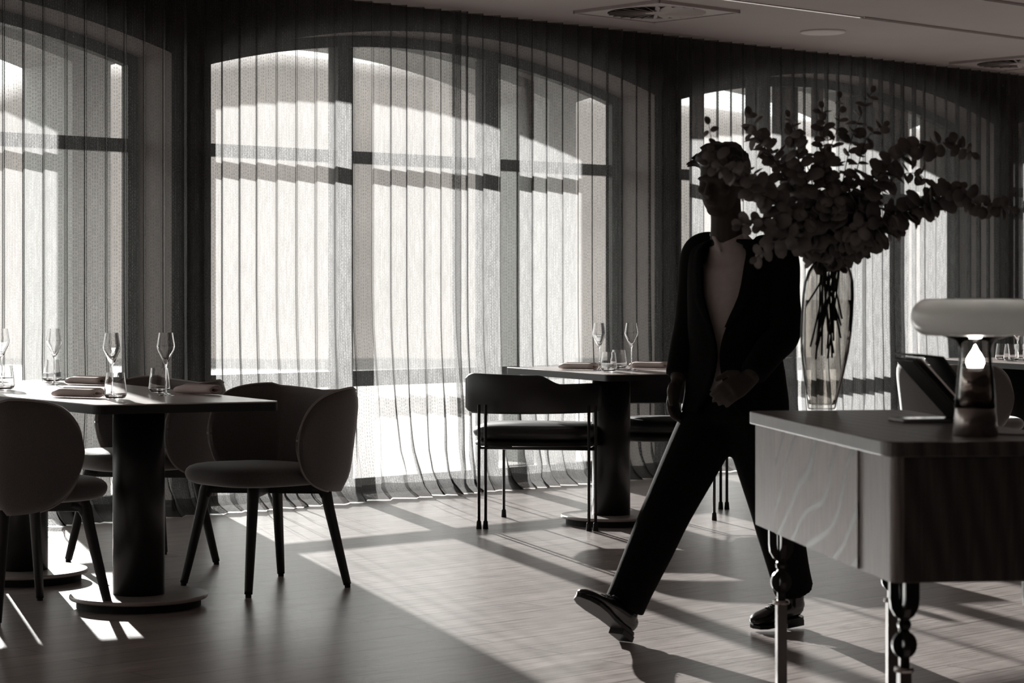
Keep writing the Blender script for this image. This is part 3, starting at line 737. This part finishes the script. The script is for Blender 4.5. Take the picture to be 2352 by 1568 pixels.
BR = [ # path points in pixels after the mouth, depth offset at the tip, number of leaves, leaf size
 ([(1850, 545), (1740, 430), (1665, 385), (1640, 345), (1628, 285)], -.16, 26, .8),
 ([(1870, 520), (1800, 400), (1745, 320), (1722, 262)], .02, 44, .8),
 ([(1885, 500), (1860, 400), (1835, 320), (1812, 268)], .10, 36, .72),
 ([(1900, 500), (1893, 380), (1892, 300), (1888, 248)], -.03, 34, .7),
 ([(1912, 500), (1905, 360), (1925, 290), (1928, 225)], .12, 32, .7),
 ([(1920, 500), (1945, 370), (1962, 300), (2002, 212)], .16, 32, .75),
 ([(1930, 500), (1965, 400), (1990, 320), (2030, 288)], .0, 32, .7),
 ([(1940, 520), (2020, 400), (2100, 345), (2180, 328), (2232, 352)], -.1, 60, 1.12),
 ([(1940, 530), (2000, 450), (2060, 405), (2105, 398), (2128, 415)], .1, 40, .95),
 ([(1950, 545), (2040, 500), (2130, 468), (2200, 440), (2245, 468), (2322, 480)], -.12, 80, 1.12),
 ([(1960, 560), (2030, 520), (2090, 490), (2150, 460), (2205, 430)], -.02, 64, 1.1),
 ([(1950, 565), (2000, 545), (2040, 530), (2070, 520)], .1, 36, 1.1),
 ([(1870, 560), (1820, 545), (1775, 560), (1737, 592)], -.22, 26, 1.0),
 ([(1860, 550), (1800, 520), (1745, 510), (1700, 520)], -.14, 36, .85),
 ([(1855, 540), (1790, 470), (1735, 440), (1690, 400), (1625, 375)], -.2, 52, .95),
 ([(1880, 530), (1840, 440), (1800, 380), (1720, 300)], .07, 44, .85),
 ([(1890, 520), (1870, 450), (1850, 410), (1815, 300)], -.06, 40, .85),
 ([(1910, 520), (1910, 440), (1890, 380), (1900, 350)], .04, 40, .95),
 ([(1925, 530), (1960, 470), (1995, 430), (2050, 380)], .02, 48, 1.0),
 ([(1880, 565), (1860, 540), (1850, 520), (1850, 500)], -.1, 34, 1.1),
 ([(1930, 570), (1950, 550), (1965, 540), (1975, 520)], -.12, 40, 1.15),
 ([(1905, 560), (1900, 520), (1905, 490), (1920, 450)], -.1, 44, 1.15),
 ([(1895, 570), (1880, 555), (1870, 550), (1862, 560)], -.06, 24, 1.1),
 ([(1920, 572), (1945, 565), (1965, 565), (1990, 560)], -.05, 28, 1.1),
 ([(1850, 548), (1790, 480), (1750, 440), (1720, 385)], .0, 44, .9),
]
lab = ['reaching up to the upper left over the man\'s head', 'rising to the upper left, third-tallest on that side', 'rising left of the middle', 'rising straight up in the middle', 'with the small-leaved tip just right of the middle',
 'tallest, rising right of the middle', 'short upright tip right of the tallest', 'arching far out to the right, upper one', 'drooping hook on the right below the upper arch', 'longest, reaching out to the right edge',
 'just above the longest right-hand one', 'low on the right side', 'drooping low on the left over the jacket', 'level on the left at neck height of the man', 'crossing the face of the man', 'behind the upper left ones',
 'filling the upper left middle', 'filling the middle', 'filling the upper right', 'short one low at the left of the vase mouth', 'short one low at the right of the vase mouth', 'dense one at the centre', 'stub at the left of the vase rim', 'stub at the right of the vase rim', 'between the face and the upper left']
def leaf(bm, p, nrm, axis, r, rs):
    nrm = nrm.normalized(); a = (axis - nrm*nrm.dot(axis)).normalized(); b_ = nrm.cross(a)
    ctr = bm.verts.new(p + a*r*.95 + nrm*(-r*.14)); ring = []
    for k in range(10):
        th = 2*PI*k/10; rad = r*(1+.08*math.cos(2*th))*(1 if k else 1.0)
        q = p + a*(r + rad*math.cos(th)*1.0) + b_*(rad*.88*math.sin(th)) + nrm*(r*.16*math.sin(th)**2*1.2)
        ring.append(bm.verts.new(q))
    for k in range(10): bm.faces.new((ctr, ring[k], ring[(k+1) % 10]))
for bi, (P, dd, nl, sz) in enumerate(BR):
    if sz < .88: sz *= 1.28
    rs = random.Random(100+bi)
    a0 = rs.uniform(0, 2*PI); mo = mouth + Vector((rs.uniform(-.028, .028), rs.uniform(-.025, .025), -.01))
    dx = ((P[-1][0]-1907)/400)
    foot = VP + Vector((.014 - .045*dx + rs.uniform(-.022, .022), rs.uniform(-.03, .03), .20 + rs.uniform(-.07, .08)))
    pts = [foot, (foot+mo)/2 + Vector((.004*dx, 0, .0)), mo]
    for i, (X, Y) in enumerate(P):
        f = (i+1)/len(P); d = VP.y + dd*f; pts.append(at(X, d, Y))
    S = [Vector(q) for q in cat(pts, 8)]
    root = thing('eucalyptus_branch', 'eucalyptus branch in the vase, ' + lab[bi], 'branch', tuple(VP), 0, 'eucalyptus branches in the tall vase')
    S = [q - VP for q in S]; bm = NB(); n_ = len(S)
    tube(bm, S, [.0028-.0020*i/n_ for i in range(n_)], 6); obj('stem', bm, M_stem, root, True)
    bm = NB(); st = 17
    # resample by length past the mouth
    T = S[st:]; cum = [0]
    for a, b_ in zip(T, T[1:]): cum.append(cum[-1] + (b_-a).length)
    npair = nl//2
    for k in range(npair):
        f = ((k+.5)/npair)**.95*.985+.01; s_ = f*cum[-1]; i = max(j for j in range(len(cum)) if cum[j] <= s_ or j == 0); i = min(i, len(T)-2)
        q = T[i].lerp(T[i+1], (s_-cum[i])/max(1e-6, cum[i+1]-cum[i])); t = (T[i+1]-T[i]).normalized()
        r = (.0255*sz)*(1.05-.50*f**2.2)*rs.uniform(.72, 1.12); ang = k*PI/2*1.0 + rs.uniform(-.6, .6)
        x = t.cross(Vector((0, 1, .2))).normalized(); y = t.cross(x)
        for sg in (0, PI):
            dirv = (x*math.cos(ang+sg) + y*math.sin(ang+sg) + t*rs.uniform(.2, .7)).normalized()
            nr = (t*rs.uniform(.4, 1) + Vector((rs.uniform(-.7, .7), rs.uniform(-1.1, -.1), rs.uniform(-.4, .7)))).normalized()
            leaf(bm, q + dirv*.003, nr, dirv, r, rs)
    leaf(bm, T[-1], Vector((.2, -1, .2)), (T[-1]-T[-2]).normalized(), .011*sz, rs)
    o = obj('foliage', bm, M_leaf, root, True); s = o.modifiers.new('t', 'SOLIDIFY'); s.thickness = .0006

# ------------------------------------------------------------------ folder, tablet on the desk
M_fold = mat('black_leatherette', .010, .6, spec=.2)
q1 = on(2178, 972, DT); 
fold = thing('tilted_folder', 'black propped-open folder leaning towards the left on the desk behind the lamp', 'folder', (q1.x, q1.y+.03, DT), math.radians(4))
def slab(a, b_, wid, th, bm):
    a, b_ = Vector(a), Vector(b_); t = (b_-a); L_ = t.length; t.normalize(); rot = Matrix((t, Vector((0, 1, 0)), t.cross(Vector((0, 1, 0))))).transposed()
    box(bm, (a+b_)/2, (L_, wid, th), rot)
bm = NB(); slab((.035, 0, .004), (-.104, 0, .157), .19, .008, bm); obj('folder_front', bm, M_fold, fold, bevel=.002)
bm = NB(); slab((.085, 0, .004), (-.030, 0, .162), .19, .005, bm); obj('folder_back', bm, M_fold, fold, bevel=.002)
bm = NB(); slab((-.106, 0, .168), (-.028, 0, .163), .19, .005, bm); obj('folder_flap', bm, M_fold, fold, bevel=.002)
bm = NB(); slab((.055, 0, .010), (-.082, 0, .160), .172, .003, bm); obj('paper_sheets', bm, M_linen, fold)
q2 = on(2122, 968, DT); tab = thing('tablet', 'thin grey tablet lying flat on the desk in front of the black folder', 'tablet', (q2.x, q2.y, DT), math.radians(12))
bm = NB(); prism(bm, [(-.075, -.055), (.075, -.055), (.075, .055), (-.075, .055)], .0005, .009, .01); obj('tablet_body', bm, mat('grey_aluminium', .16, .3, .7), tab, bevel=.002)
bm = NB(); prism(bm, [(-.069, -.049), (.069, -.049), (.069, .049), (-.069, .049)], .009, .0096, .004); obj('tablet_screen', bm, mat('screen_black', .03, .12), tab)
bm = NB(); box(bm, (.01, -.0555, .005), (.022, .001, .003)); obj('tablet_port', bm, mat('port_silver', .8, .2, 1.0), tab)

# ------------------------------------------------------------------ the walking man
MD = 7.5
def mp_(X, Y, dd=0): d = MD+dd; v = at(X, d, Y); return (v.x, v.y, v.z)
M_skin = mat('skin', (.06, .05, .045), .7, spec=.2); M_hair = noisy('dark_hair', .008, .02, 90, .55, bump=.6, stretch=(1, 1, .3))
M_suit = noisy('black_wool_suit', .005, .008, 120, .95, bump=.2, spec=.08); M_shirt = noisy('grey_shirt', .42, .48, 60, .85)
M_shoe = mat('black_shoe_leather', .010, .18); M_sole = mat('shoe_sole', .012, .6)
man = thing('person', 'person in a dark open suit jacket and pale shirt striding left behind the desk', 'person', (mp_(1640, 1440)[0], MD, 0))
O = Vector(man.location)
def rel(q): return (q[0]-O.x, q[1]-O.y, q[2]-O.z)
def J(X, Y, dd, *r): return (*rel(mp_(X, Y, dd)), *r)
jt = dict(shR=(1612, 582, .10), elR=(1588, 742, .14), wrR=(1556, 872, .04), shL=(1786, 590, -.06), elL=(1800, 762, -.10), wrL=(1722, 868, -.20),
          hipR=(1655, 925, .05), knR=(1536, 1165, -.04), anR=(1432, 1395, -.10), hipL=(1722, 925, -.04), knL=(1778, 1160, .05), anL=(1822, 1352, .19))
def lerp3(a, b_, t): return tuple(x+(y-x)*t for x, y in zip(a, b_))
hc = Vector(rel(mp_(1659, 418, -.04))); HR = Euler((math.radians(8), math.radians(4), math.radians(-32))).to_matrix()   # head local: face = -Y
def hl(x, y, z): return hc + HR @ Vector((x, y, z))
bm = NB()
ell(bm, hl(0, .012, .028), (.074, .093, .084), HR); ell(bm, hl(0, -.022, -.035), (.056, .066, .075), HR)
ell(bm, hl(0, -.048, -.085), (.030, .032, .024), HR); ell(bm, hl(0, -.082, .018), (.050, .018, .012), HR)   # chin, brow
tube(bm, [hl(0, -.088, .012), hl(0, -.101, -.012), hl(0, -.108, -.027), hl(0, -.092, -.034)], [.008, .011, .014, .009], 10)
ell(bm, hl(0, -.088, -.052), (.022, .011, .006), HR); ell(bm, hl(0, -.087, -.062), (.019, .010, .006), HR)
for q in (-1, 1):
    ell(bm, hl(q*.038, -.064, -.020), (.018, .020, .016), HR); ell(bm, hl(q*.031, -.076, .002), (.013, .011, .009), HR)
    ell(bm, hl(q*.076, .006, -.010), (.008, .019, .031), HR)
nb = rel(mp_(1672, 545, .0))
stube(bm, [(*hl(0, .018, -.05), .052), (*lerp3(tuple(hl(0, .018, -.06)), nb, .5), .052), (*nb, .060), (*rel(mp_(1678, 575, .01)), .075)], 4, seg=16)
# torso and limbs under the clothes
stube(bm, [J(1680, 560, .02, .05, .06), J(1692, 600, .02, .115, .09), J(1694, 680, .02, .128, .10), J(1690, 790, .02, .112, .09), J(1688, 880, .01, .125, .10), J(1688, 945, .01, .11, .09)], 5, seg=20, up=(1, -.5, 0))
for s in 'RL':
    a, b_, c = jt['sh'+s], jt['el'+s], jt['wr'+s]
    stube(bm, [J(*lerp3(a, (1690, 585, .02), .35), .05), J(*a, .052), J(*lerp3(a, b_, .5), .044), J(*b_, .036), J(*lerp3(b_, c, .4), .036), J(*c, .025)], 4, seg=14)
    a, b_, c = jt['hip'+s], jt['kn'+s], jt['an'+s]
    stube(bm, [J(*a, .085), J(*lerp3(a, b_, .4), .076), J(*b_, .054), J(*lerp3(b_, c, .35), .052), J(*c, .036)], 4, seg=14)
def hand(wr, dirv, palm_n, curl, side):
    """palm plus four fingers and a thumb leaving the side of the palm"""
    w_ = Vector(rel(mp_(*wr))); d = Vector(dirv).normalized(); n = Vector(palm_n); n = (n-d*d.dot(n)).normalized(); s = d.cross(n)*side
    tube(bm, [w_-d*.02, w_+d*.02, w_+d*.055, w_+d*.085], [(.019, .025), (.016, .034), (.0145, .041), (.012, .040)], 14, up=n)
    for k, (off, L_) in enumerate(((-.030, .068), (-.010, .078), (.010, .073), (.029, .058))):
        p0 = w_+d*.078+s*off; a = 0; pts = [p0]
        for seg in (.45, .32, .23):
            a += curl*(1+.12*k); pts.append(pts[-1] + (d*math.cos(a)+n*math.sin(a))*L_*seg)
        tube(bm, pts, [.0095, .009, .0085, .007], 10)
        ell(bm, pts[-1], (.007,)*3, seg=10)
    p0 = w_+d*.022-s*.030; t1 = (d*.75-s*.65+n*.25).normalized(); t2 = (d*.95-s*.15+n*.4).normalized()
    tube(bm, [p0, p0+t1*.035, p0+t1*.035+t2*.028, p0+t1*.035+t2*.05], [.014, .0115, .010, .008], 10)
hand(jt['wrL'], (-.62, -.35, -.36), (-.3, .6, -.4), .42, 1)
hand(jt['wrR'], (-.22, -.1, -1), (.7, -.4, 0), .35, -1)
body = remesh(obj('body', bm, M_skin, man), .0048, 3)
# hair
bm = NB()
ell(bm, hl(0, .026, .042), (.082, .094, .086), HR); ell(bm, hl(-.012, -.052, .082), (.058, .040, .030), HR)
ell(bm, hl(0, .075, -.01), (.064, .036, .055), HR)
rs = random.Random(5)
for k in range(46):
    a = rs.uniform(0, 2*PI); e = rs.uniform(.15, 1.2); p_ = Vector((.080*math.cos(e)*math.cos(a), .026+.090*math.cos(e)*math.sin(a), .042+.084*math.sin(e)))
    t_ = Vector((-.5+rs.uniform(-.3, .3), -.6, .12)); tube(bm, [hl(*p_), hl(*(p_+t_*.03)), hl(*(p_+t_*.055-Vector((0, 0, .012))))], [.012, .009, .004], 8)
remesh(obj('hair', bm, M_hair, man), .005, 2)
# shirt
bm = NB(); stube(bm, [J(1668, 548, -.005, .062, .062), J(1678, 572, 0, .085, .075), J(1688, 610, .01, .128, .100), J(1690, 690, .01, .139, .112), J(1688, 790, .01, .122, .102), J(1686, 870, .01, .126, .105), J(1686, 900, .01, .124, .102)], 5, seg=28, up=(1, -.5, 0))
for q in (-1, 1):
    tube(bm, [Vector(nb)+Vector((q*.055, .02, .012)), Vector(nb)+Vector((q*.045, -.035, -.005)), Vector(nb)+Vector((q*.012-.02, -.07, -.05))], [.009, .010, .006], 8)
remesh(obj('shirt', bm, M_shirt, man), .007, 4)
# trousers
bm = NB(); stube(bm, [J(1688, 890, .01, .130, .108), J(1690, 930, .01, .145, .118), J(1692, 975, .0, .142, .112)], 4, seg=24, up=(1, -.5, 0))
for s in 'RL':
    a, b_, c = jt['hip'+s], jt['kn'+s], jt['an'+s]
    stube(bm, [J(*a, .105), J(*lerp3(a, b_, .4), .100), J(*b_, .084), J(*lerp3(b_, c, .4), .078), J(*lerp3(b_, c, .8), .070), J(*lerp3(b_, c, 1.0), .070)], 5, seg=20)
remesh(obj('trousers', bm, M_suit, man), .008, 4)
# jacket: open front, built as a loft with a gap over the shirt
bm = NB(); rows = []
RW = [(556, 1683, .075, .070, .62, 0), (566, 1688, .125, .088, .60, 0), (580, 1694, .160, .102, .52, 0), (610, 1697, .170, .118, .46, 0), (680, 1696, .168, .128, .38, 0), (750, 1692, .158, .126, .15, 0), (800, 1690, .152, .122, .03, 0), (850, 1690, .158, .126, .05, .3), (900, 1690, .168, .132, .2, .7), (945, 1688, .176, .136, .46, 1)]
RW = cat([tuple(float(v) for v in r) for r in RW], 3); A0 = math.atan2(-.86, -.52)   # direction the chest faces
nseg = 44
for Y, X, rx, ry, gap, fl in RW:
    c = Vector(rel(mp_(X, Y, .01))); row = []
    xa = Vector((.86, -.50, 0)); ya = Vector((-.50, -.86, 0))
    for k in range(nseg+1):
        a = gap + (2*PI-2*gap)*k/nseg                              # 0 = chest front
        r = 1.0 + .025*noise.noise(Vector((a*2, Y*.02, 3)))
        q = c + xa*(rx*math.sin(a)*r) + ya*(ry*math.cos(a)*r)
        if k in (0, nseg): q += ya*.012
        row.append(bm.verts.new(q))
    rows.append(row)
for a, b_ in zip(rows, rows[1:]):
    for k in range(nseg): bm.faces.new((a[k], a[k+1], b_[k+1], b_[k]))
jk = obj('jacket', bm, M_suit, man, True); s = jk.modifiers.new('t', 'SOLIDIFY'); s.thickness = .009; s.offset = 1
for s_ in 'RL':
    a, b_, c = jt['sh'+s_], jt['el'+s_], jt['wr'+s_]; bm = NB()
    inn = lerp3(a, (1692, 600, .02), .42)
    stube(bm, [J(*inn, .078), J(*lerp3(a, inn, .25), .076), J(*lerp3(a, b_, .12), .072), J(*lerp3(a, b_, .5), .064), J(*b_, .058), J(*lerp3(b_, c, .4), .053), J(*lerp3(b_, c, .85), .046), J(*lerp3(b_, c, .93), .044)], 5, seg=20)
    remesh(obj('sleeve', bm, M_suit, jk), .007, 5)
# lapels
for q in (-1, 1):
    bm = NB(); Pn = []
    for Y, X, rx, ry, gap, fl in RW[3:16]:
        c = Vector(rel(mp_(X, Y, .01))); xa = Vector((.86, -.50, 0)); ya = Vector((-.50, -.86, 0))
        wdt = .30*(1-abs((Y-640)/130)**2) if abs(Y-640) < 130 else .02
        pr_ = []
        for a in (gap, gap+max(wdt, .03)):
            pr_.append(bm.verts.new(c + xa*(rx*math.sin(a*q)*1.03) + ya*(ry*math.cos(a)*1.03+.022)))
        Pn.append(pr_)
    for a, b_ in zip(Pn, Pn[1:]): bm.faces.new((a[0], a[1], b_[1], b_[0]))
    o = obj('lapel', bm, M_suit, jk, True); s = o.modifiers.new('t', 'SOLIDIFY'); s.thickness = .005
# shoes
def shoe(heel, toe, up, ankle):
    h_, t_ = Vector(rel(heel)), Vector(rel(toe)); d = (t_-h_).normalized(); L_ = (t_-h_).length; u_ = Vector(up); u_ = (u_-d*d.dot(u_)).normalized(); an = Vector(rel(ankle))
    bm = NB(); S = []
    for f, wdt, ht in ((.0, .026, .060), (.08, .034, .072), (.25, .036, .078), (.42, .037, .070), (.6, .044, .052), (.78, .046, .042), (.9, .038, .036), (.97, .026, .028), (1.0, .010, .018)):
        S.append((*(h_+d*(L_*f)+u_*(ht/2+.006)), ht/2, wdt))
    stube(bm, S, 3, seg=18, up=u_)
    tube(bm, [h_+d*L_*.16+u_*.05, h_+d*L_*.15+u_*.085, an+u_*.01], [(.040), (.040), (.042)], 14)
    up_ = remesh(obj('shoe', bm, M_shoe, man), .005, 4)
    bm = NB(); s = d.cross(u_); lo, hi = [], []
    out = [(0, .022), (.06, .032), (.3, .030), (.45, .033), (.65, .046), (.82, .047), (.94, .034), (1.02, .008)]
    poly = [(f, w_) for f, w_ in out] + [(f, -w_) for f, w_ in out[::-1]]
    for f, w_ in poly:
        b0 = h_+d*(L_*f)+s*w_; lo.append(bm.verts.new(b0-u_*(.0))); hi.append(bm.verts.new(b0+u_*.012))
    bm.faces.new(lo); bm.faces.new(hi[::-1])
    for i in range(len(lo)): j = (i+1) % len(lo); bm.faces.new((lo[i], lo[j], hi[j], hi[i]))
    box(bm, h_+d*.035-u_*.009, (.065, .056, .02), Matrix((d, s, u_)).transposed())
    obj('shoe_sole', bm, M_sole, up_)
    bm = NB()
    for k in range(4):
        c = h_+d*(L_*(.45+.07*k))+u_*(.078-.008*k); tube(bm, [c-s*.018, c+u_*.006, c+s*.018], .0022, 6)
    obj('laces', bm, M_foot, up_)
shoe(mp_(1442, 1462, -.10), mp_(1330, 1372, -.30), (0, 0, 1), mp_(*jt['anR']))
shoe(mp_(1838, 1418, .22), mp_(1728, 1441, .14), (0, -.15, 1), mp_(*jt['anL']))
